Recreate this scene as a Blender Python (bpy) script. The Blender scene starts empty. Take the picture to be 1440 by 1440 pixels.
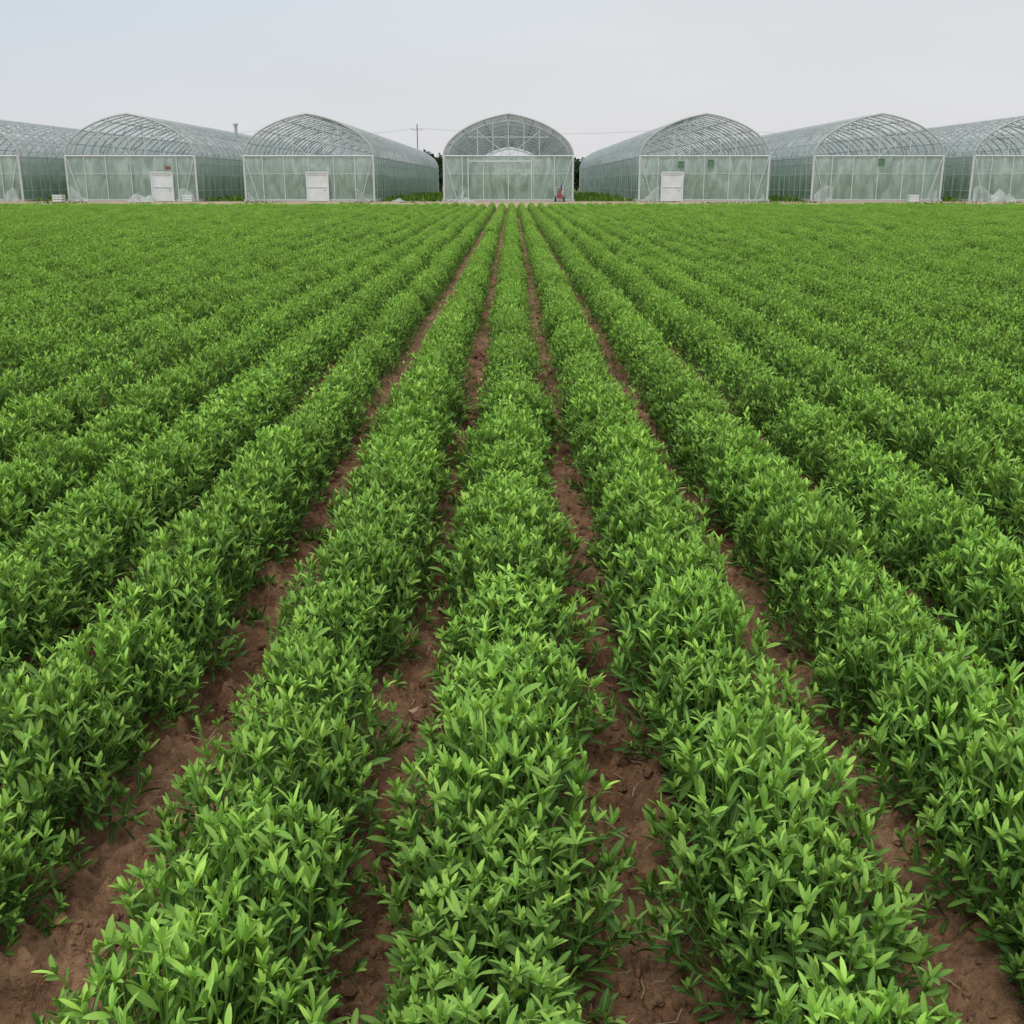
import bpy, math, numpy as np
from mathutils import Vector
R = math.radians
scene = bpy.context.scene
P = 0.577          # row pitch
CAMH = 1.6

# ------------------------------------------------------------------ helpers
def link(o):
    scene.collection.objects.link(o); return o

def np_mesh(name, V, F, mat=None, smooth=False, col=None):
    V = np.asarray(V, dtype=np.float32); F = np.asarray(F, dtype=np.int32)
    me = bpy.data.meshes.new(name)
    n = F.shape[1]
    me.vertices.add(len(V)); me.vertices.foreach_set("co", V.ravel())
    me.loops.add(F.size); me.loops.foreach_set("vertex_index", F.ravel())
    me.polygons.add(len(F))
    me.polygons.foreach_set("loop_start", np.arange(0, F.size, n, dtype=np.int32))
    me.polygons.foreach_set("loop_total", np.full(len(F), n, dtype=np.int32))
    me.polygons.foreach_set("use_smooth", np.full(len(F), smooth, dtype=bool))
    me.update(calc_edges=True)
    if col is not None:
        a = me.color_attributes.new("tint", 'FLOAT_COLOR', 'POINT')
        c = np.ones((len(V), 4), dtype=np.float32); c[:, :3] = col
        a.data.foreach_set("color", c.ravel())
    if mat: me.materials.append(mat)
    return me

def hsh(i, j, s):
    v = np.sin(i*127.1 + j*311.7 + s*74.7)*43758.5453
    return v - np.floor(v)
def vnoise(x, y, s=0.0):
    i = np.floor(x); j = np.floor(y); fx = x-i; fy = y-j
    fx = fx*fx*(3-2*fx); fy = fy*fy*(3-2*fy)
    a = hsh(i, j, s); b = hsh(i+1, j, s); c = hsh(i, j+1, s); d = hsh(i+1, j+1, s)
    return (a*(1-fx)+b*fx)*(1-fy) + (c*(1-fx)+d*fx)*fy - 0.5

class Geo:
    def __init__(s): s.v = []; s.f = []
    def tube(s, a, b, r, n=5):
        a = Vector(a); b = Vector(b); d = (b-a)
        if d.length < 1e-6: return
        d.normalize()
        u = d.orthogonal().normalized(); w = d.cross(u)
        k = len(s.v)
        for p in (a, b):
            for i in range(n):
                t = 2*math.pi*i/n
                s.v.append(tuple(p + u*math.cos(t)*r + w*math.sin(t)*r))
        for i in range(n):
            j = (i+1) % n
            s.f.append((k+i, k+j, k+n+j, k+n+i))
    def poly(s, pts, r, n=5):
        for a, b in zip(pts[:-1], pts[1:]): s.tube(a, b, r, n)
    def box(s, c, d):
        k = len(s.v); x, y, z = c; a, b, h = d[0]/2, d[1]/2, d[2]/2
        for dx in (-a, a):
            for dy in (-b, b):
                for dz in (-h, h): s.v.append((x+dx, y+dy, z+dz))
        for q in ((0,1,3,2),(4,6,7,5),(0,4,5,1),(2,3,7,6),(0,2,6,4),(1,5,7,3)):
            s.f.append(tuple(k+i for i in q))
    def grid(s, pts):   # pts [a][b]
        k = len(s.v); A = len(pts); B = len(pts[0])
        for r_ in pts:
            for p in r_: s.v.append(tuple(p))
        for i in range(A-1):
            for j in range(B-1):
                s.f.append((k+i*B+j, k+(i+1)*B+j, k+(i+1)*B+j+1, k+i*B+j+1))
    def mesh(s, name, mat, smooth=False):
        me = bpy.data.meshes.new(name); me.from_pydata(s.v, [], s.f); me.update()
        if smooth: me.polygons.foreach_set("use_smooth", [True]*len(me.polygons))
        me.materials.append(mat); return me

def new_mat(name):
    m = bpy.data.materials.new(name); m.use_nodes = True
    nt = m.node_tree; nt.nodes.clear()
    return m, nt, nt.nodes, nt.links
def N(ns, t, **kw):
    n = ns.new(t)
    for k, v in kw.items():
        if k.startswith("i_"): n.inputs[k[2:].replace("_", " ")].default_value = v
        else: setattr(n, k, v)
    return n
def mixc(ns, ls, fac, a, b, bt='MIX'):
    m = ns.new('ShaderNodeMix'); m.data_type = 'RGBA'; m.blend_type = bt
    for idx, v in ((0, fac), (6, a), (7, b)):
        if isinstance(v, (int, float)): m.inputs[idx].default_value = v
        elif isinstance(v, tuple): m.inputs[idx].default_value = (*v, 1)
        else: ls.new(v, m.inputs[idx])
    return m.outputs[2]

# ------------------------------------------------------------------ materials
def leaf_material(name, dark, light, trans=0.25):
    m, nt, ns, ls = new_mat(name)
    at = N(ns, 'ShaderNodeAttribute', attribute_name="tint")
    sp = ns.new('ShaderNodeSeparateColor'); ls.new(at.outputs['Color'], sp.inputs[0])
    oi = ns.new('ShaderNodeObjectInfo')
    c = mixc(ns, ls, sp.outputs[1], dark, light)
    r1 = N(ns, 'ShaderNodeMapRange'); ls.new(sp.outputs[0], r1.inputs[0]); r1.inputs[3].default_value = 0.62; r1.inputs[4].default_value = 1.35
    r3 = N(ns, 'ShaderNodeMapRange'); ls.new(oi.outputs['Random'], r3.inputs[0])
    r3.inputs[3].default_value = 0.86; r3.inputs[4].default_value = 1.12
    mm = N(ns, 'ShaderNodeMath', operation='MULTIPLY'); ls.new(r1.outputs[0], mm.inputs[0]); ls.new(r3.outputs[0], mm.inputs[1])
    c2 = ns.new('ShaderNodeHueSaturation')
    ls.new(c, c2.inputs['Color']); ls.new(mm.outputs[0], c2.inputs['Value'])
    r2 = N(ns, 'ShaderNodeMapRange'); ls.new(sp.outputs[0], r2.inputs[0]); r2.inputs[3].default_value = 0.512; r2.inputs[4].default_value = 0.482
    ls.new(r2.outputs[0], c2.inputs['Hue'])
    mr = N(ns, 'ShaderNodeMapRange'); ls.new(sp.outputs[2], mr.inputs[0]); mr.inputs[1].default_value = 0.80; mr.inputs[2].default_value = 1.0
    mr.inputs[3].default_value = 0; mr.inputs[4].default_value = 0.45
    c4 = mixc(ns, ls, mr.outputs[0], c2.outputs[0], (0.33, 0.48, 0.16))
    b = ns.new('ShaderNodeBsdfPrincipled'); ls.new(c4, b.inputs['Base Color'])
    b.inputs['Roughness'].default_value = 0.62; b.inputs['Specular IOR Level'].default_value = 0.24
    t = ns.new('ShaderNodeBsdfTranslucent')
    tc = mixc(ns, ls, 1.0, c4, (1.3, 1.2, 0.5), 'MULTIPLY'); ls.new(tc, t.inputs['Color'])
    mx = ns.new('ShaderNodeMixShader'); mx.inputs[0].default_value = trans
    ls.new(b.outputs[0], mx.inputs[1]); ls.new(t.outputs[0], mx.inputs[2])
    o = ns.new('ShaderNodeOutputMaterial'); ls.new(mx.outputs[0], o.inputs[0])
    return m
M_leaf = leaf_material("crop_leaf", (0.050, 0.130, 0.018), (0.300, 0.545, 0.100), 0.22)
M_grass = leaf_material("grass_blade", (0.05, 0.12, 0.015), (0.13, 0.24, 0.035))
M_tree = leaf_material("tree_leaf", (0.015, 0.035, 0.012), (0.04, 0.08, 0.025), 0.1)

def plain(name, col, rough=0.6, metal=0.0, var=0.15, scale=6.0):
    m, nt, ns, ls = new_mat(name)
    geo = ns.new('ShaderNodeNewGeometry')
    no = N(ns, 'ShaderNodeTexNoise'); no.inputs['Scale'].default_value = scale; no.inputs['Detail'].default_value = 3
    ls.new(geo.outputs['Position'], no.inputs['Vector'])
    a = tuple(c*(1-var) for c in col); b_ = tuple(min(1, c*(1+var)) for c in col)
    c = mixc(ns, ls, no.outputs[0], a, b_)
    b = ns.new('ShaderNodeBsdfPrincipled'); ls.new(c, b.inputs['Base Color'])
    b.inputs['Roughness'].default_value = rough; b.inputs['Metallic'].default_value = metal
    o = ns.new('ShaderNodeOutputMaterial'); ls.new(b.outputs[0], o.inputs[0])
    return m
M_steel = plain("galvanised_steel", (0.40, 0.43, 0.44), 0.5, 0.0)
M_post = plain("galvanised_post", (0.54, 0.58, 0.58), 0.5, 0.0)
M_white = plain("white_plastic", (0.62, 0.65, 0.66), 0.5, 0, .2, 1.5)
M_red = plain("red_paint", (0.26, 0.05, 0.04), 0.5)
M_black = plain("black_rubber", (0.02, 0.02, 0.02), 0.7)
M_wire = plain("wire", (0.25, 0.26, 0.27), 0.7)
M_concrete = plain("concrete", (0.42, 0.40, 0.37), 0.85)
M_wood = plain("weathered_wood", (0.22, 0.20, 0.18), 0.85)
M_bark = plain("bark", (0.08, 0.06, 0.045), 0.9)
M_greensign = plain("green_panel", (0.10, 0.20, 0.11), 0.6)
M_straw = plain("dry_straw", (0.36, 0.27, 0.17), 0.8, 0, 0.35, 30)

def film(name, col, opac, rough=0.3, tint=(0.93, 0.97, 0.95), stretch=(1, 1, 0.35), low_tint=None, trl=.45, var=.12):
    m, nt, ns, ls = new_mat(name)
    geo = ns.new('ShaderNodeNewGeometry')
    mp = ns.new('ShaderNodeMapping'); mp.inputs['Scale'].default_value = stretch
    ls.new(geo.outputs['Position'], mp.inputs[0])
    no = N(ns, 'ShaderNodeTexNoise'); no.inputs['Scale'].default_value = 1.3; no.inputs['Detail'].default_value = 3; no.inputs['Distortion'].default_value = 1.2
    ls.new(mp.outputs[0], no.inputs['Vector'])
    mn = N(ns, 'ShaderNodeMapRange'); ls.new(no.outputs[0], mn.inputs[0]); mn.inputs[1].default_value = .32; mn.inputs[2].default_value = .68
    cc = mixc(ns, ls, mn.outputs[0], tuple(c*0.82 for c in col), tuple(min(1, c*1.18) for c in col))
    if low_tint:
        sx = ns.new('ShaderNodeSeparateXYZ'); ls.new(geo.outputs['Position'], sx.inputs[0])
        mr = N(ns, 'ShaderNodeMapRange'); ls.new(sx.outputs[2], mr.inputs[0])
        mr.inputs[1].default_value = 0.0; mr.inputs[2].default_value = 3.4; mr.inputs[3].default_value = 0.8; mr.inputs[4].default_value = 0.0
        cc = mixc(ns, ls, mr.outputs[0], cc, low_tint)  # film blends to a second colour towards the ground
    d = ns.new('ShaderNodeBsdfPrincipled'); ls.new(cc, d.inputs['Base Color']); d.inputs['Roughness'].default_value = rough
    bm_ = ns.new('ShaderNodeBump'); bm_.inputs['Strength'].default_value = .5; bm_.inputs['Distance'].default_value = .25
    ls.new(no.outputs[0], bm_.inputs['Height']); ls.new(bm_.outputs[0], d.inputs['Normal'])
    tl = ns.new('ShaderNodeBsdfTranslucent'); ls.new(cc, tl.inputs['Color'])
    m1 = ns.new('ShaderNodeMixShader'); m1.inputs[0].default_value = trl
    ls.new(d.outputs[0], m1.inputs[1]); ls.new(tl.outputs[0], m1.inputs[2])
    tr = ns.new('ShaderNodeBsdfTransparent'); tr.inputs[0].default_value = (*tint, 1)
    mo = N(ns, 'ShaderNodeMapRange'); ls.new(mn.outputs[0], mo.inputs[0]); mo.inputs[3].default_value = max(0, opac-var); mo.inputs[4].default_value = min(1, opac+var)
    m2 = ns.new('ShaderNodeMixShader'); ls.new(mo.outputs[0], m2.inputs[0])
    ls.new(tr.outputs[0], m2.inputs[1]); ls.new(m1.outputs[0], m2.inputs[2])
    o = ns.new('ShaderNodeOutputMaterial'); ls.new(m2.outputs[0], o.inputs[0])
    return m
M_roof = film("roof_film", (0.66, 0.69, 0.71), 0.46)
M_front = film("front_film", (0.58, 0.69, 0.64), 0.66, low_tint=(0.44, 0.56, 0.48), var=.12)
M_gable = film("gable_film", (0.7, 0.75, 0.77), 0.07, tint=(0.97, 0.98, 0.98), var=.05)
M_side = film("side_film", (0.42, 0.53, 0.47), 0.72, low_tint=(0.20, 0.32, 0.23))
M_drape = film("white_film", (0.66, 0.70, 0.70), 0.6)

# ------------------------------------------------------------------ ground (one sheet)
def coords(lo, hi, step, far, grow=1.12):
    c = list(np.arange(lo, hi+1e-6, step)); s = step
    up = [c[-1]]
    while up[-1] < far: s *= grow; up.append(up[-1]+s)
    s = step; dn = [c[0]]
    while dn[-1] > -far: s *= grow; dn.append(dn[-1]-s)
    return np.array(dn[1:][::-1] + c + up[1:])
gx = coords(-3.2, 3.2, 0.0085, 1800, 1.07); gy = coords(1.3, 6.5, 0.0085, 1800, 1.05)
def ground_z(x, y):
    near = np.clip(1-(np.abs(y-4.5)-4)/25, 0, 1)*np.clip(1-(np.abs(x)-4)/20, 0, 1)
    z = 0.014*np.cos(2*np.pi*x/P)
    z = z + 0.04*vnoise(x*2.3, y*2.3, 1)
    z = z + 0.05*vnoise(x*7, y*7, 2)
    wx = x+.03*vnoise(x*9, y*9, 21); wy = y+.03*vnoise(x*9, y*9, 22)
    patch = np.clip(vnoise(x*3, y*3, 8)*1.6+0.75, 0.2, 1)
    n3 = vnoise(wx*15, wy*15, 3); z = z + 0.066*np.sqrt(np.clip(n3, 0, 1)*1.6)*patch
    n4 = vnoise(wx*31+5, wy*31, 4); z = z + 0.042*np.sqrt(np.clip(n4, 0, 1)*1.6)*patch
    n5 = vnoise(wx*55+5, wy*55, 14); z = z + 0.020*np.sqrt(np.clip(n5, 0, 1)*1.6)
    z = z + 0.010*np.abs(vnoise(x*80, y*80, 5))*2*(.4+patch)
    return (z-.04)*near
X, Y = np.meshgrid(gx, gy)
Z = ground_z(X, Y)
V = np.stack([X.ravel(), Y.ravel(), Z.ravel()], 1)
nx, ny = len(gx), len(gy)
idx = np.arange(nx*ny).reshape(ny, nx)
F = np.stack([idx[:-1, :-1].ravel(), idx[:-1, 1:].ravel(), idx[1:, 1:].ravel(), idx[1:, :-1].ravel()], 1)

m, nt, ns, ls = new_mat("soil")
geo = ns.new('ShaderNodeNewGeometry')
def noise(sc, det=6, rough=0.6):
    n = N(ns, 'ShaderNodeTexNoise'); n.inputs['Scale'].default_value = sc; n.inputs['Detail'].default_value = det; n.inputs['Roughness'].default_value = rough
    ls.new(geo.outputs['Position'], n.inputs['Vector']); return n
nA = noise(1.3, 2); nB = noise(14, 5, 0.7); nC = noise(90, 4, 0.7)
rA = N(ns, 'ShaderNodeMapRange'); ls.new(nA.outputs[0], rA.inputs[0]); rA.inputs[1].default_value = 0.35; rA.inputs[2].default_value = 0.65
c = mixc(ns, ls, rA.outputs[0], (0.175, 0.094, 0.050), (0.35, 0.212, 0.124))
rB = N(ns, 'ShaderNodeMapRange'); ls.new(nB.outputs[0], rB.inputs[0]); rB.inputs[1].default_value = 0.3; rB.inputs[2].default_value = 0.7
c = mixc(ns, ls, rB.outputs[0], mixc(ns, ls, 1.0, c, (0.50, 0.46, 0.44), 'MULTIPLY'), mixc(ns, ls, 1.0, c, (1.35, 1.34, 1.30), 'MULTIPLY'))
rC = N(ns, 'ShaderNodeMapRange'); ls.new(nC.outputs[0], rC.inputs[0]); rC.inputs[1].default_value = 0.58; rC.inputs[2].default_value = 0.75
rC.inputs[4].default_value = 0.55
c = mixc(ns, ls, rC.outputs[0], c, (0.46, 0.33, 0.21))
sx = ns.new('ShaderNodeSeparateXYZ'); ls.new(geo.outputs['Position'], sx.inputs[0])
nD = noise(0.25, 3)
md = N(ns, 'ShaderNodeMath', operation='MULTIPLY_ADD'); ls.new(nD.outputs[0], md.inputs[0]); md.inputs[1].default_value = 8; ls.new(sx.outputs[1], md.inputs[2])
s1 = N(ns, 'ShaderNodeMapRange'); ls.new(md.outputs[0], s1.inputs[0]); s1.inputs[1].default_value = 76; s1.inputs[2].default_value = 80
nE = noise(0.9, 5, 0.7)
tan = mixc(ns, ls, nE.outputs[0], (0.24, 0.17, 0.10), (0.55, 0.45, 0.31))
c = mixc(ns, ls, s1.outputs[0], c, tan)
s2 = N(ns, 'ShaderNodeMapRange'); ls.new(md.outputs[0], s2.inputs[0]); s2.inputs[1].default_value = 103; s2.inputs[2].default_value = 106
c = mixc(ns, ls, s2.outputs[0], c, mixc(ns, ls, nE.outputs[0], (0.05, 0.10, 0.025), (0.12, 0.20, 0.05)))
bp = ns.new('ShaderNodeBump'); bp.inputs['Strength'].default_value = 1.0; bp.inputs['Distance'].default_value = 0.018
ls.new(nC.outputs[0], bp.inputs['Height'])
b = ns.new('ShaderNodeBsdfPrincipled'); ls.new(c, b.inputs['Base Color']); b.inputs['Roughness'].default_value = 0.92
b.inputs['Specular IOR Level'].default_value = 0.2
ls.new(bp.outputs[0], b.inputs['Normal'])
o = ns.new('ShaderNodeOutputMaterial'); ls.new(b.outputs[0], o.inputs[0])
M_soil = m
link(bpy.data.objects.new("ground", np_mesh("ground", V, F, M_soil, True)))

# soil clods : one mesh
rng = np.random.default_rng(5)
import bmesh
bm = bmesh.new(); bmesh.ops.create_icosphere(bm, subdivisions=2, radius=1.0)
iv = np.array([v.co[:] for v in bm.verts]); itf = np.array([[v.index for v in f.verts] for f in bm.faces]); bm.free()
nc = 24000
k = rng.integers(-6, 7, nc)
cx = (k+0.5)*P + rng.normal(0, 0.08, nc); cy = 1.2+rng.random(nc)**1.4*10
cs = 0.003+0.019*rng.random(nc)**5
cz = ground_z(cx, cy)
Vc = []
for i in range(nc):
    d = 1+0.45*np.sin(iv@rng.normal(0, 2.8, (3, 3))+rng.random(3)*6).mean(1)
    Vc.append(iv*d[:, None]*cs[i]*rng.uniform(0.6, 1.3, 3)+[cx[i], cy[i], cz[i]+cs[i]*0.15])
Vc = np.concatenate(Vc); Fc = (itf[None]+(np.arange(nc)*len(iv))[:, None, None]).reshape(-1, 3)
link(bpy.data.objects.new("soil_clods", np_mesh("soil_clods", Vc, Fc, M_soil, False)))

# dry litter
g = Geo()
for i in range(2200):
    kk = rng.integers(-6, 7); x = (kk+0.5)*P+rng.normal(0, 0.09); y = 1.2+rng.random()**1.4*9
    a = rng.random()*6.28; L = rng.uniform(0.015, 0.09); z = float(ground_z(np.array([x]), np.array([y]))[0])+0.009
    dx, dy = math.cos(a)*L/2, math.sin(a)*L/2; bx = rng.normal(0, 0.006)
    g.poly([(x-dx, y-dy, z), (x+bx, y-bx, z+0.006), (x+dx, y+dy, z+rng.uniform(0, 0.012))], rng.uniform(0.0006, 0.0015), 4)
for i in range(170):
    kk = rng.integers(-6, 7); x = (kk+0.5)*P+rng.normal(0, 0.08); y = 1.2+rng.random()**1.4*8
    a = rng.random()*6.28; L = rng.uniform(0.02, 0.055); w = L*rng.uniform(.12, .3); z = float(ground_z(np.array([x]), np.array([y]))[0])+0.012
    c_, s_ = math.cos(a), math.sin(a); pts = []
    for t in (-1, -.5, 0, .5, 1):
        ww = w*(1-t*t*0.95); row = []
        for q in (-1, 0, 1):
            row.append((x+c_*t*L/2-s_*q*ww, y+s_*t*L/2+c_*q*ww, z+abs(q)*0.006+t*t*0.01))
        pts.append(row)
    g.grid(pts)
link(bpy.data.objects.new("dry_leaf_litter", g.mesh("dry_leaf_litter", M_straw, False)))

# ------------------------------------------------------------------ crop plants
def leaves(p, T, phi, ang, L, W, rnd, age_shade, lod, rng):
    n = len(p)
    T = T/np.linalg.norm(T, axis=1, keepdims=True)
    ref = np.tile([0.0, 1.0, 0.12], (n, 1)); N1 = np.cross(T, ref); N1 /= np.linalg.norm(N1, axis=1, keepdims=True)
    N2 = np.cross(T, N1)
    out = np.cos(phi)[:, None]*N1+np.sin(phi)[:, None]*N2
    ca, sa = np.cos(ang)[:, None], np.sin(ang)[:, None]
    d0 = T*ca+out*sa; nn = T*sa-out*ca; side = np.cross(d0, nn)
    tw = rng.normal(0, 0.45, n)[:, None]
    side2 = side*np.cos(tw)+nn*np.sin(tw); nn = nn*np.cos(tw)-side*np.sin(tw); side = side2
    cur = (-0.08+0.5*rng.random(n))[:, None]
    if lod == 0: st = [0, .2, .42, .66, .87, 1.0]; wd = [.12, .58, .95, 1.0, .70, .12]
    elif lod == 1: st = [0, .5, 1.0]; wd = [.15, 1.0, .15]
    else: st = [0, .5, 1.0]; wd = [.25, 1.0, .15]
    Vs = []; Cs = []
    cols = (-1, 0, 1) if lod < 2 else (-1, 1)
    for s, w in zip(st, wd):
        c = p+d0*L[:, None]*s-nn*L[:, None]*cur*s*s
        for q in cols:
            Vs.append(c+side*(W*w*0.5*q)[:, None]+(nn*(W*w*0.20)[:, None] if q != 0 and lod < 2 else 0))
            Cs.append(np.stack([rnd, age_shade, np.full(n, 1.0 if (q == 0 and lod == 0) else 0.0)], 1))
    K = len(Vs); m_ = len(cols)
    V = np.stack(Vs, 1).reshape(-1, 3); C = np.stack(Cs, 1).reshape(-1, 3)
    base = []
    for a in range(len(st)-1):
        for b_ in range(m_-1):
            base.append([a*m_+b_, a*m_+b_+1, (a+1)*m_+b_+1, (a+1)*m_+b_])
    F = (np.array(base)[None]+(np.arange(n)*K)[:, None, None]).reshape(-1, 4)
    return V, F, C

def make_plant(name, seed, nst, nl, rx, ry, H, L0, W0, lod, ysq=False):
    rng = np.random.default_rng(seed)
    kk = np.arange(nst)+.5; r = np.sqrt(kk/nst); th = kk*2.39996+rng.normal(0, .2, nst)+seed
    r = np.clip(r+rng.normal(0, .05, nst), 0, 1)
    ux, uy = r*np.cos(th), r*np.sin(th)
    if ysq: uy = rng.uniform(-1, 1, nst); ux = np.sin((((kk*.618034) % 1)*2-1)*np.pi/2); r = np.abs(ux)*0.99
    lob = 1+0.12*np.sin(3*th+seed)+0.08*np.sin(5*th+2*seed)
    zt = 0.035+H*np.clip(1-r**2.7, 0, 1)**0.65*rng.uniform(0.82, 1.07, nst)
    tip = np.stack([rx*ux*lob, ry*uy, zt], 1)
    stray = rng.random(nst) < .15
    tip[stray] *= rng.uniform([1.02, 1.0, 1.02], [1.22, 1.12, 1.22], (stray.sum(), 3))
    basep = tip*[0.4, 0.55 if not ysq else 0.97, 0]; basep += rng.normal(0, 0.012, (nst, 3))*[1, 1, 0]
    ctl = tip*[0.88, 0.92 if not ysq else 1, 0.42]; ctl += rng.normal(0, .015, (nst, 3))
    def bez(t):
        t = t[..., None]; return (1-t)**2*basep[:, None]+2*t*(1-t)*ctl[:, None]+t*t*tip[:, None]
    def dbez(t):
        t = t[..., None]; return 2*(1-t)*(ctl-basep)[:, None]+2*t*(tip-ctl)[:, None]
    t = np.linspace(0.22, 0.97, nl)[None]+rng.uniform(-.03, .03, (nst, nl)); t = np.clip(t, 0, 1)
    pp = bez(t).reshape(-1, 3); TT = dbez(t).reshape(-1, 3)+[0, 0, 0.04]
    phi = (np.arange(nl)[None]*2.4+rng.random((nst, 1))*6.28+rng.normal(0, .3, (nst, nl))).ravel()
    tt = t.ravel()
    ang = R(54)-R(20)*tt+rng.normal(0, .24, len(tt))
    n = len(tt)
    Ls = L0*(0.5+0.75*rng.random(n))*np.where(tt > .9, .85, 1)*np.repeat(rng.uniform(.78, 1.25, nst), nl)
    Ws = W0*(0.7+0.6*rng.random(n))*np.clip(Ls/L0, .7, 1.2)
    rs = np.clip(np.repeat(rng.random(nst), nl)*.5+rng.random(n)*.5, 0, 1)
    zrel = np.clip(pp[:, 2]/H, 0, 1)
    age_shade = np.clip(0.0+0.5*tt**2*zrel**1.3+0.34*zrel**2*(tt > .8)+rng.normal(0, .08, n), 0, 1)  # young tips lighter; shade of the row interior painted in as darker low leaves
    V, F, C = leaves(pp, TT, phi, ang, Ls, Ws, rs, age_shade, lod, rng)
    q = 6 if lod == 0 else 3
    pt = np.repeat(tip, q, 0); Tt = np.repeat(tip-ctl, q, 0)+[0, 0, .05]
    n2 = len(pt)
    ph2 = (np.arange(q)[None]*2.4+rng.random((nst, 1))*6).ravel()+rng.normal(0, .35, n2)
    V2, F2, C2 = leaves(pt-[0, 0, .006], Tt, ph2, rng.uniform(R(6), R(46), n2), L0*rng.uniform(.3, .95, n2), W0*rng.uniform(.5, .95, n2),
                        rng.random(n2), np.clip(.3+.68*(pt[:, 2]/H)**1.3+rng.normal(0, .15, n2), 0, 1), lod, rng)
    F = np.concatenate([F, F2+len(V)]); V = np.concatenate([V, V2]); C = np.concatenate([C, C2])
    if lod < 1:
        ts = np.linspace(0, 1, 5)[None].repeat(nst, 0); cp = bez(ts); K = ts.shape[1]
        rr = 0.0018; ring = []
        for a in range(3):
            ring.append(cp+np.array([math.cos(a*2.094)*rr, math.sin(a*2.094)*rr, 0]))
        Vs = np.stack(ring, 2).reshape(-1, 3)
        b0 = []
        for s in range(K-1):
            for a in range(3): b0.append([s*3+a, s*3+(a+1) % 3, (s+1)*3+(a+1) % 3, (s+1)*3+a])
        Fs = (np.array(b0)[None]+(np.arange(nst)*K*3)[:, None, None]).reshape(-1, 4)+len(V)
        V = np.concatenate([V, Vs]); F = np.concatenate([F, Fs]); C = np.concatenate([C, np.tile([.5, .45, 0], (len(Vs), 1))])
    V[:, 2] = np.maximum(V[:, 2], 0.004)
    return bpy.data.objects.new(name, np_mesh(name, V, F, M_leaf, lod == 0, C))

src = bpy.data.collections.new("crop_plants")
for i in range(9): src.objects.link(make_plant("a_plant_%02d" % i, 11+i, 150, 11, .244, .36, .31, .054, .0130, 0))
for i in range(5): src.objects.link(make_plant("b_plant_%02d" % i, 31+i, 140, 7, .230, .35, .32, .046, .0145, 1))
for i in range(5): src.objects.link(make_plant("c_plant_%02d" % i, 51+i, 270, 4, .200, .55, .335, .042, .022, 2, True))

rng = np.random.default_rng(2)
pts = []; rot = []; scl = []; ids = []
off = {-3: -.03, -2: -.035, -1: .008, 0: -.005, 1: -.005, 2: .012, 3: .015}
wid = {-1: .97, -2: .95}
NR = 90
for i in range(-NR, NR+1):
    x0 = i*P+off.get(i, 0)+(rng.normal(0, .006)); wf = wid.get(i, 1.0)*(1+rng.normal(0, .02))
    ph = rng.random()*6; y = 0.7+rng.random()*.4
    ymin = max(0.4, (abs(x0)-7)/0.62)
    yend = 71+rng.normal(0, .3)
    while y < yend:
        xw = x0+0.014*math.sin(y*.55+ph)+0.012*math.sin(y*1.7+ph*2)
        if y >= ymin:
            h = 1+0.05*math.sin(y*.21+ph)+rng.normal(0, .065)
            if y < 7.5: k = rng.integers(0, 9)
            elif y < 24: k = 9+rng.integers(0, 5)
            else: k = 14+rng.integers(0, 5)
            pts.append((xw+rng.normal(0, .012), y, -0.005))
            rot.append((0, 0, (math.pi if rng.random() < .5 else 0)+rng.normal(0, .15 if y < 24 else .015)))
            s = rng.uniform(.92, 1.08)
            if y > 24: h *= 1-0.12*(y-24)/52
            scl.append((s*wf, s*rng.uniform(.92, 1.08), s*h)); ids.append(k)
        y += rng.uniform(.40, .57) if y < 24 else rng.uniform(1.0, 1.2)
me = bpy.data.meshes.new("crop_rows"); me.from_pydata(pts, [], [])
a = me.attributes.new("rot", 'FLOAT_VECTOR', 'POINT'); a.data.foreach_set("vector", np.array(rot, dtype=np.float32).ravel())
a = me.attributes.new("scl", 'FLOAT_VECTOR', 'POINT'); a.data.foreach_set("vector", np.array(scl, dtype=np.float32).ravel())
a = me.attributes.new("idx", 'INT', 'POINT'); a.data.foreach_set("value", np.array(ids, dtype=np.int32))
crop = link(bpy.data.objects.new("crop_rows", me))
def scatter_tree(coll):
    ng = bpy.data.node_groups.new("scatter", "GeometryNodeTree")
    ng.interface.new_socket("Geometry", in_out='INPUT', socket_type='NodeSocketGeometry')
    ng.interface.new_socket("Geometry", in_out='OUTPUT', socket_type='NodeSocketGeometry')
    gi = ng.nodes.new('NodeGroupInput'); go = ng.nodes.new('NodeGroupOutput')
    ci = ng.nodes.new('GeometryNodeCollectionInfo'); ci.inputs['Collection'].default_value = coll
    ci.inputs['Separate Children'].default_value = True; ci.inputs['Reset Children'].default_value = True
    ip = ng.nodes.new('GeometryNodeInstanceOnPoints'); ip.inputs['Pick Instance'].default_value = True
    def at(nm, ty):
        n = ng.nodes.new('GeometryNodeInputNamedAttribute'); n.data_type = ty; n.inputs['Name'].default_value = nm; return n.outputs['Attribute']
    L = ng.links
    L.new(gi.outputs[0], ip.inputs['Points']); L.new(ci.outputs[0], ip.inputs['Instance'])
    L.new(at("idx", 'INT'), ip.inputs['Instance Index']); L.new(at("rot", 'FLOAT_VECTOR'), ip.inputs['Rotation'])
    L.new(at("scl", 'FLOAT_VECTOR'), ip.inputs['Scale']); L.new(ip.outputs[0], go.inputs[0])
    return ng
md_ = crop.modifiers.new("scatter", 'NODES'); md_.node_group = scatter_tree(src)

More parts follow.
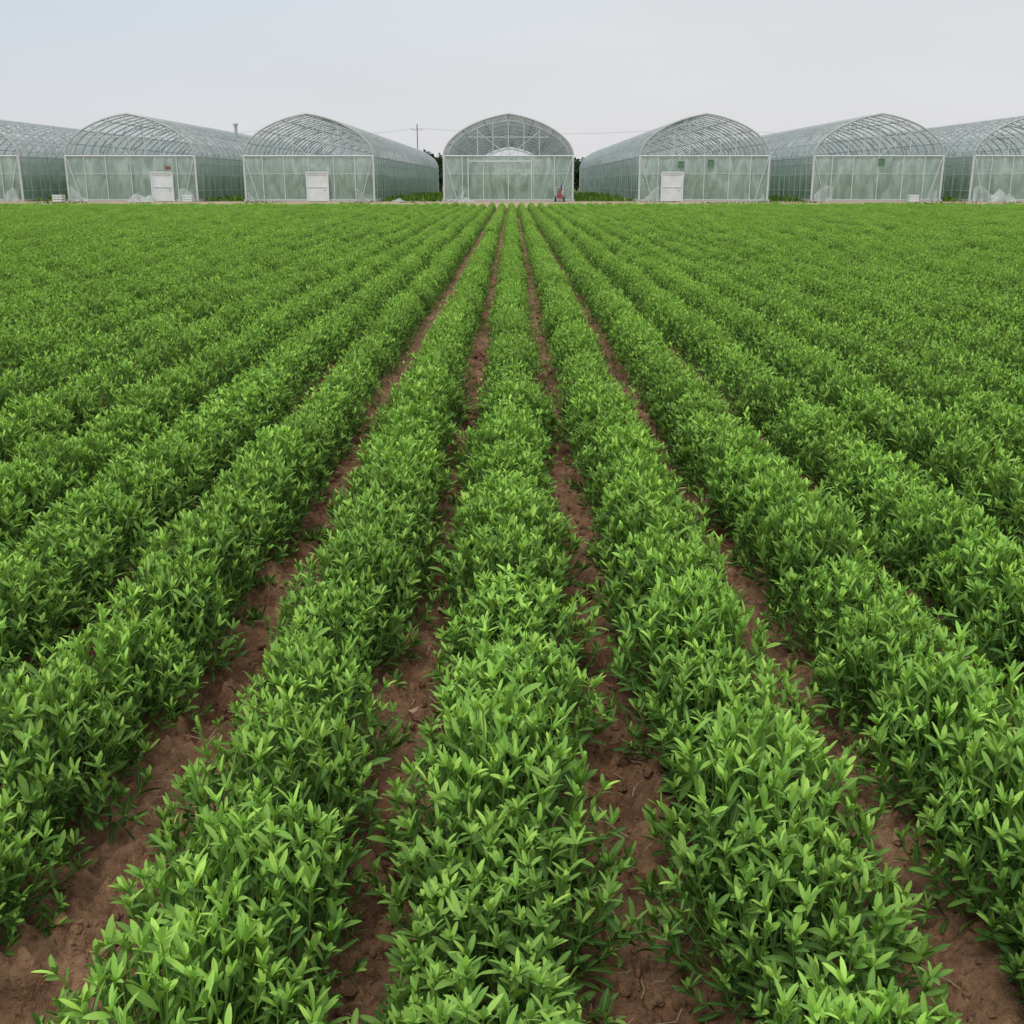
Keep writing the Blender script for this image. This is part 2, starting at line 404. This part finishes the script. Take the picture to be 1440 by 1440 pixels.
# ------------------------------------------------------------------ greenhouses
YG = 98.4; HW = 5.46; EAVE = 3.72; RISE = 3.35
def arch(n=24, hw=HW, rise=RISE, eave=EAVE):
    out = []
    for i in range(n+1):
        t = math.pi*(1-i/n); x = hw*math.cos(t)
        z = eave+rise*(0.78*math.sin(t) if 0 < i < n else 0)+rise*0.22*(1-abs(x)/hw)
        out.append((x, z))
    return out
AR = arch(); ARI = arch(24, HW-0.35, RISE-0.5, EAVE)
def build_frame(Lg):
    g = Geo(); n = int(Lg/2.0)
    for k_ in range(n+1):
        y = k_*Lg/n; r = 0.085 if k_ in (0, n) else 0.06
        g.poly([(x, y, z+(.03 if k_ else 0)) for x, z in AR], r)
        for sx_ in (-HW, HW): g.tube((sx_, y, 0), (sx_, y, EAVE), r)
        if k_ % 4 == 0 or k_ == n:
            g.poly([(x, y, z) for x, z in ARI], .045)
            g.tube((-HW, y, EAVE), (HW, y, EAVE), .045)
            for i in range(1, 24):
                a = AR[i]; b_ = ARI[i+1 if i % 2 else max(i-1, 0)] if i < 23 else ARI[i]
                g.tube((a[0], y, a[1]), (b_[0], y, b_[1]), .03, 4)
    for i in range(0, 25, 3): g.tube((AR[i][0], 0, AR[i][1]-.06), (AR[i][0], Lg, AR[i][1]-.06), .04)
    for z in (0.9, 2.2, 3.1):
        for sx_ in (-HW, HW): g.tube((sx_, 0, z), (sx_, Lg, z), .025)
    return g.mesh("frame", M_steel)
def build_end(Lg):
    g = Geo()
    for y in (-0.0, Lg):
        for x in (-3.9, -2.1, 0, 2.1, 3.9):
            g.tube((x, y-.12, 0), (x, y-.12, EAVE), .042)
        for x in (-2.6, -1.3, 0, 1.3, 2.6):
            t = math.acos(x/(HW-.35)); zi = EAVE+(RISE-.5)*(.78*math.sin(t)+.22*(1-abs(x)/(HW-.35)))
            g.tube((x, y, EAVE), (x, y, zi), .034)
        g.tube((0, y, EAVE), (-2.6, y, EAVE+1.95), .03); g.tube((0, y, EAVE), (2.6, y, EAVE+1.95), .03)
        g.tube((-3.4, y, EAVE+1.5), (3.4, y, EAVE+1.5), .03)
        g.tube((-HW, y-.12, EAVE), (HW, y-.12, EAVE), .06); g.tube((-HW, y-.12, .14), (HW, y-.12, .14), .05)
        g.tube((-HW, y-.12, 2.3), (HW, y-.12, 2.3), .015)
        for s in (-1, 1): g.tube((s*(HW-.05), y-.14, EAVE), (s*(HW-1.1), y-.14, .05), .035); g.tube((s*HW, y-.1, 0), (s*HW, y-.1, EAVE), .085)
    return g.mesh("end_frame", M_post)
def build_roof(Lg):
    g = Geo(); n = int(Lg/2.0)*4
    g.grid([[(x*1.008, k_*Lg/n, z+.06-(0.05*(k_ % 4 in (1, 3))+0.07*(k_ % 4 == 2))*(0.4+abs(x)/HW*.6)) for x, z in AR] for k_ in range(n+1)])
    return g.mesh("roof_film", M_roof, True)
def build_sides(Lg):
    g = Geo(); n = int(Lg/2)*4; r = np.random.default_rng(3)
    for s in (-1, 1):
        g.grid([[(s*(HW+.03-0.05*(k_ % 4 != 0)+r.normal(0, .012)), k_*Lg/n, z) for z in (0, .8, 1.6, 2.4, 3.1, EAVE+.05)] for k_ in range(n+1)])
    return g.mesh("side_film", M_side, True)
def build_front(Lg):
    g = Geo(); r = np.random.default_rng(8)
    for y, s in ((-.02, -1), (Lg+.02, 1)):
        g.grid([[(x, y+r.normal(0, .03)+.05*math.sin(x*5), z) for z in np.linspace(0, EAVE, 9)] for x in np.linspace(-HW, HW, 50)])
    return g.mesh("front_film", M_front, True)
def build_gable(Lg):
    g = Geo()
    for y in (-.09, Lg+.09):
        g.grid([[(x, y, EAVE+(z-EAVE)*t) for t in (0, .33, .66, 1)] for x, z in AR])
    return g.mesh("gable_film", M_gable, True)
def build_curb(Lg):
    g = Geo()
    for s in (-1, 1): g.box((s*(HW+.02), Lg/2, .10), (.3, Lg+.6, .20))
    g.box((0, -.05, .08), (2*HW-.3, .35, .16)); g.box((0, Lg+.05, .08), (2*HW-.3, .35, .16))
    return g.mesh("concrete_footing", M_concrete)
def build_crop(Lg):
    r = np.random.default_rng(4); n = 6000
    row = r.integers(0, 5, n); x = (row-2)*2.0+r.normal(0, .28, n); y = 2+r.random(n)*(Lg-4); z = r.random(n)**.8*1.8+.05
    p = np.stack([x, y, z], 1); T = r.normal(0, 1, (n, 3)); T[:, 2] += .8
    V, F, C = leaves(p, T, r.random(n)*6, r.uniform(.3, 1, n), r.uniform(.3, .6, n), r.uniform(.12, .25, n), r.random(n), z/3.5, 2, r)
    return np_mesh("interior_crop", V, F, M_grass, False, C)
LG = 86
meshes = [build_frame(LG), build_end(LG), build_roof(LG), build_sides(LG), build_front(LG), build_gable(LG), build_curb(LG), build_crop(LG)]
def drape_mesh(seed, w, h):
    r = np.random.default_rng(seed); g = Geo()
    pts_ = []
    for u in np.linspace(0, 1, 14):
        hh = h*(.55+.45*math.sin(u*2.6+seed))
        pts_.append([(w*u, -.2-.25*(1-v)**2*abs(math.sin(7*u+seed))+r.normal(0, .03), .02+hh*v) for v in np.linspace(0, 1, 8)])
    g.grid(pts_); return g.mesh("film_drape", M_drape, True)
def door_mesh(w=1.7, h=2.3):
    g = Geo()
    g.box((0, 0, h/2), (w, .05, h))
    for s in (-1, 1): g.box((s*(w/2+.05), -.02, h/2), (.1, .14, h+.1))
    g.box((0, -.02, h+.05), (w, .14, .1)); g.box((0, -.05, h*.5), (w-.1, .04, .07)); g.box((0, -.05, h*.94), (w-.1, .04, .06))
    g.box((w*.35, -.08, h*.45), (.06, .08, .25))
    return g.mesh("door", M_white)
def panel_mesh():
    g = Geo(); g.box((0, 0, 0), (.42, .05, .5))
    for s in (-1, 1): g.box((s*.23, -.02, 0), (.04, .09, .58))
    g.box((0, -.02, .27), (.42, .09, .04)); g.box((0, -.02, -.27), (.42, .09, .04))
    return g.mesh("vent_window", M_greensign)
DM = door_mesh(); PM = panel_mesh()
S = 0.0607
specs = [(-300, [], []), (-58, [], []), (187, [2.6], [-1.2]), (435, [.7], []), (713, [], []), (986, [-2.7], []), (1228, [], []), (1450, [], []), (1690, [], [])]
for gi_, (px, doors, _) in enumerate(specs):
    e = bpy.data.objects.new("greenhouse", None); link(e); e.location = ((px-718)*S, YG, 0)
    def ch(nm, me_, loc=(0, 0, 0)):
        o_ = bpy.data.objects.new(nm, me_); link(o_); o_.parent = e; o_.location = loc; return o_
    for me_ in meshes: ch(me_.name, me_)
    for d in doors: ch("door", DM, (d, -.26, .05))
    ch("film_drape", drape_mesh(gi_, 1.5, 1.3), (-HW+.2, 0, 0))
    ch("film_drape", drape_mesh(gi_+5, 1.3, 1.1), (HW-1.6, 0, 0))
    if px == 986: ch("vent_window", PM, (-2.0, -.2, 3.0)); ch("vent_window", PM, (.5, -.2, 3.1))
    if px == 1228: ch("vent_window", PM, (.2, -.2, 3.2))
    if px == 713:
        g = Geo()
        for x in (-3.4, 1.95): g.box((x, -.19, 1.8), (.08, .06, 3.5))
        g.box((-.72, -.19, 3.3), (5.3, .06, .08))
        ch("sliding_door_frame", g.mesh("sliding_door_frame", M_post))
    if px == 187:
        g = Geo(); g.tube((0, 0, 0), (0, 0, 1.3), .16, 10); g.tube((0, 0, 1.3), (0, 0, 1.5), .26, 10)
        ch("vent_pipe", g.mesh("vent_pipe", M_steel), (3.2, 25, 6.0))

def pump():
    g = Geo(); g.box((0, 0, .45), (.45, .6, .35)); g.box((0, 0, .80), (.25, .35, .25)); o1 = g.mesh("engine", M_red)
    h = Geo()
    for s in (-1, 1): h.tube((s*.3, .3, .25), (s*.42, .3, .25), .25, 14); h.tube((s*.3, -.3, .2), (s*.4, -.3, .2), .2, 14)
    h.tube((.12, 0, .9), (.12, 0, 1.4), .05, 8)
    o2 = h.mesh("wheels_and_exhaust", M_black)
    f = Geo()
    f.poly([(-.3, .4, .3), (-.3, .8, 1.2), (.3, .8, 1.2), (.3, .4, .3)], .03); o3 = f.mesh("handle", M_steel)
    return [o1, o2, o3]
e = link(bpy.data.objects.new("water_pump", None)); e.location = ((785-718)*S*.99, YG-1.1, 0)
for me_ in pump():
    o_ = link(bpy.data.objects.new(me_.name, me_)); o_.parent = e
def crumple(seed, w, h):
    r = np.random.default_rng(seed); xs = np.linspace(-1, 1, 20)
    g = Geo(); g.grid([[(x*w, y*w*.6, max(0.01, h*(1-abs(x)**3)*(1-y*y)*(0.6+.5*r.random()+.3*math.sin(x*5+seed)))) for y in xs] for x in xs])
    return g.mesh("plastic_sheet_pile", M_drape, False)
for px, w, h in ((205, 1.2, .6), (1398, 1.1, .9), (560, .6, .25), (655, .8, .3)):
    o_ = link(bpy.data.objects.new("plastic_sheet_pile", crumple(px, w, h))); o_.location = ((px-718)*S, YG-1.2, 0)
def crate():
    g = Geo()
    for z in (.1, .3, .5): 
        for s in (-1, 1): g.box((0, s*.38, z), (.8, .03, .14)); g.box((s*.385, 0, z), (.03, .73, .14))
    for a_ in (-1, 1):
        for b_ in (-1, 1): g.box((a_*.36, b_*.34, .3), (.05, .05, .6))
    g.box((0, 0, .03), (.7, .66, .04)); return g.mesh("crate", M_white)
CR = crate()
for px, z in ((88, 0), (268, 0), (1275, 0), (1388, 0)):
    o_ = link(bpy.data.objects.new("crate", CR)); o_.location = ((px-718)*S, YG-1.0, z)
g = Geo(); g.box((0, 0, 0), (.45, .04, .25)); g.tube((-.2, .03, .12), (-.2, .03, .4), .015); g.tube((.2, .03, .12), (.2, .03, .4), .015)
o_ = link(bpy.data.objects.new("red_sign", g.mesh("red_sign", M_red))); o_.location = ((240-718)*S, YG-.4, 2.75)

# ------------------------------------------------------------------ grass strip, trees, poles
r = np.random.default_rng(9); n = 60000
gxp = r.uniform(-70, 70, n); gyp = r.uniform(84, 150, n)
cent = np.array([(s[0]-718)*S for s in specs])
dist = np.min(np.abs(gxp[:, None]-cent[None]), 1)
keep = (dist > HW+.3) & (gyp > 98.5) | ((gyp < 96) & (vnoise(gxp*.25, gyp*.4, 3) > .2))
gxp = gxp[keep]; gyp = gyp[keep]; n = len(gxp)
p = np.stack([gxp, gyp, np.zeros(n)], 1); T = r.normal(0, .4, (n, 3)); T[:, 2] = 1
hh = r.uniform(.2, .6, n)*np.where(gyp < 97, .25, 1)
V, F, C = leaves(p, T, r.random(n)*6, r.uniform(.05, .5, n), hh, r.uniform(.08, .2, n), r.random(n), r.random(n), 2, r)
link(bpy.data.objects.new("grass", np_mesh("grass", V, F, M_grass, False, C)))

def tree_leaves(cx, cy, h, rad, r, nn=900):
    nb = 14; ctr = np.stack([cx+r.normal(0, rad*.45, nb), cy+r.normal(0, rad*.45, nb), h*r.uniform(.35, .92, nb)], 1)
    b_ = r.integers(0, nb, nn); d = r.normal(0, 1, (nn, 3)); d /= np.linalg.norm(d, axis=1, keepdims=True)
    return ctr[b_]+d*(rad*.42*r.uniform(.5, 1.05, nn))[:, None]
Pl = []; tg = Geo()
r = np.random.default_rng(21)
for i in range(70):
    x = -190+i*5.6+r.normal(0, 1.5); y = 215+r.normal(0, 8); h = r.uniform(2.8, 4.6); Pl.append(tree_leaves(x, y, h, h*.55, r, 500)); tg.tube((x, y, 0), (x, y, h*.6), .15)
Pl = np.concatenate(Pl); n = len(Pl)
T = r.normal(0, 1, (n, 3))
V, F, C = leaves(Pl, T, r.random(n)*6, r.uniform(.2, 1.2, n), r.uniform(.4, .9, n), r.uniform(.3, .5, n), r.random(n), r.random(n), 2, r)
me_ = np_mesh("distant_trees", V, F, M_tree, False, C); link(bpy.data.objects.new("distant_trees", me_))
o_ = link(bpy.data.objects.new("trunks", tg.mesh("trunks", M_bark))); o_.parent = bpy.data.objects["distant_trees"]
for (x, y, h) in ((-12.9, 190, 6.0), (-11.9, 194, 5.2), (11.9, 190, 5.0)):
    Q = tree_leaves(x, y, h, h*.42, r, 2000); n = len(Q); T = r.normal(0, 1, (n, 3))
    V, F, C = leaves(Q, T, r.random(n)*6, r.uniform(.2, 1.2, n), r.uniform(.3, .6, n), r.uniform(.2, .4, n), r.random(n), r.random(n), 2, r)
    e = link(bpy.data.objects.new("bushy_tree", None)) 
    o_ = link(bpy.data.objects.new("crown", np_mesh("crown", V, F, M_tree, False, C))); o_.parent = e
    g = Geo(); g.tube((x, y, 0), (x, y, h*.4), .22, 8)
    for a_ in range(5): g.tube((x, y, h*.35), (x+math.cos(a_*1.3)*h*.25, y+math.sin(a_*1.3)*h*.25, h*.7), .1)
    o_ = link(bpy.data.objects.new("trunk", g.mesh("trunk", M_bark))); o_.parent = e
DP = 190; SP = .1172
poles = [(-60., 0), ((395-718)*SP, 0), ((587-718)*SP, 0), ((965-718)*SP, 0), (75., 0)]
HP = 10.6
for x, _ in poles:
    g = Geo(); g.tube((0, 0, 0), (0, 0, HP), .08, 8); g.tube((-.8, 0, HP-.9), (.8, 0, HP-.9), .03, 5)
    for s in (-.8, 0, .8): g.tube((s, 0, HP-.9), (s, 0, HP-.6), .04, 6)
    o_ = link(bpy.data.objects.new("utility_pole", g.mesh("utility_pole", M_wood))); o_.location = (x, DP, 0)
g = Geo()
for (x1, _), (x2, _) in zip(poles[:-1], poles[1:]):
    for s in (-.8, .8):
        pl = []
        for i in range(17):
            t = i/16; pl.append((x1+(x2-x1)*t+s, DP, HP-.6-4*t*(1-t)*.9))
        g.poly(pl, .012, 4)
link(bpy.data.objects.new("power_lines", g.mesh("power_lines", M_wire)))

# ------------------------------------------------------------------ world, sun, camera
w = bpy.data.worlds.new("World"); scene.world = w; w.use_nodes = True
nt = w.node_tree; ns = nt.nodes; ls = nt.links; ns.clear()
sky = ns.new('ShaderNodeTexSky'); sky.sky_type = 'NISHITA'; sky.sun_disc = False
sky.sun_elevation = R(58); sky.sun_rotation = R(200); sky.dust_density = 4; sky.air_density = 1.2
tc = ns.new('ShaderNodeTexCoord'); sp = ns.new('ShaderNodeSeparateXYZ'); ls.new(tc.outputs['Generated'], sp.inputs[0])
cr = ns.new('ShaderNodeValToRGB'); ls.new(sp.outputs[2], cr.inputs[0])
E = cr.color_ramp.elements
E[0].position = 0; E[0].color = (.76, .755, .77, 1); E[1].position = 1; E[1].color = (1, 1, 1, 1)
a = E.new(.06); a.color = (.75, .755, .775, 1); a = E.new(.15); a.color = (.70, .73, .76, 1); a = E.new(.4); a.color = (.98, .99, 1.0, 1)
no = ns.new('ShaderNodeTexNoise'); no.inputs['Scale'].default_value = 1.6; no.inputs['Detail'].default_value = 5
mp = ns.new('ShaderNodeMapping'); mp.inputs['Scale'].default_value = (1, 1, 3.5); ls.new(tc.outputs['Generated'], mp.inputs[0]); ls.new(mp.outputs[0], no.inputs['Vector'])
mrn = N(ns, 'ShaderNodeMapRange'); ls.new(no.outputs[0], mrn.inputs[0]); mrn.inputs[1].default_value = .3; mrn.inputs[2].default_value = .7; mrn.inputs[3].default_value = 9.5; mrn.inputs[4].default_value = 10.6
vm = N(ns, 'ShaderNodeVectorMath', operation='SCALE'); ls.new(cr.outputs[0], vm.inputs[0]); ls.new(mrn.outputs[0], vm.inputs['Scale'])
mx = N(ns, 'ShaderNodeMapRange'); ls.new(sp.outputs[0], mx.inputs[0]); mx.inputs[1].default_value = .1; mx.inputs[2].default_value = -.5
zz = N(ns, 'ShaderNodeMapRange'); ls.new(sp.outputs[2], zz.inputs[0]); zz.inputs[1].default_value = 0; zz.inputs[2].default_value = .16
mu = N(ns, 'ShaderNodeMath', operation='MULTIPLY'); ls.new(mx.outputs[0], mu.inputs[0]); ls.new(zz.outputs[0], mu.inputs[1])
tn = mixc(ns, ls, mu.outputs[0], (1, 1, 1), (.86, .95, 1.03))
ov = mixc(ns, ls, 1.0, vm.outputs[0], tn, 'MULTIPLY')
fin = mixc(ns, ls, .93, sky.outputs[0], ov)
bg = ns.new('ShaderNodeBackground'); ls.new(fin, bg.inputs[0]); bg.inputs[1].default_value = 0.1
o = ns.new('ShaderNodeOutputWorld'); ls.new(bg.outputs[0], o.inputs[0])

sl = bpy.data.lights.new("sun", 'SUN'); sl.energy = 1.5; sl.angle = R(22); sl.color = (1, .97, .92)
so = link(bpy.data.objects.new("sun", sl)); so.rotation_euler = (R(32), 0, R(-20))

cam = bpy.data.cameras.new("camera"); cam.sensor_width = 36; cam.lens = 39.05; cam.clip_end = 5000; cam.clip_start = .05
co = link(bpy.data.objects.new("camera", cam)); co.location = (0, 0, CAMH)
co.rotation_euler = (R(90-16.54), 0, 0)
scene.camera = co
scene.view_settings.view_transform = 'Standard'; scene.view_settings.look = 'None'; scene.view_settings.exposure = 0
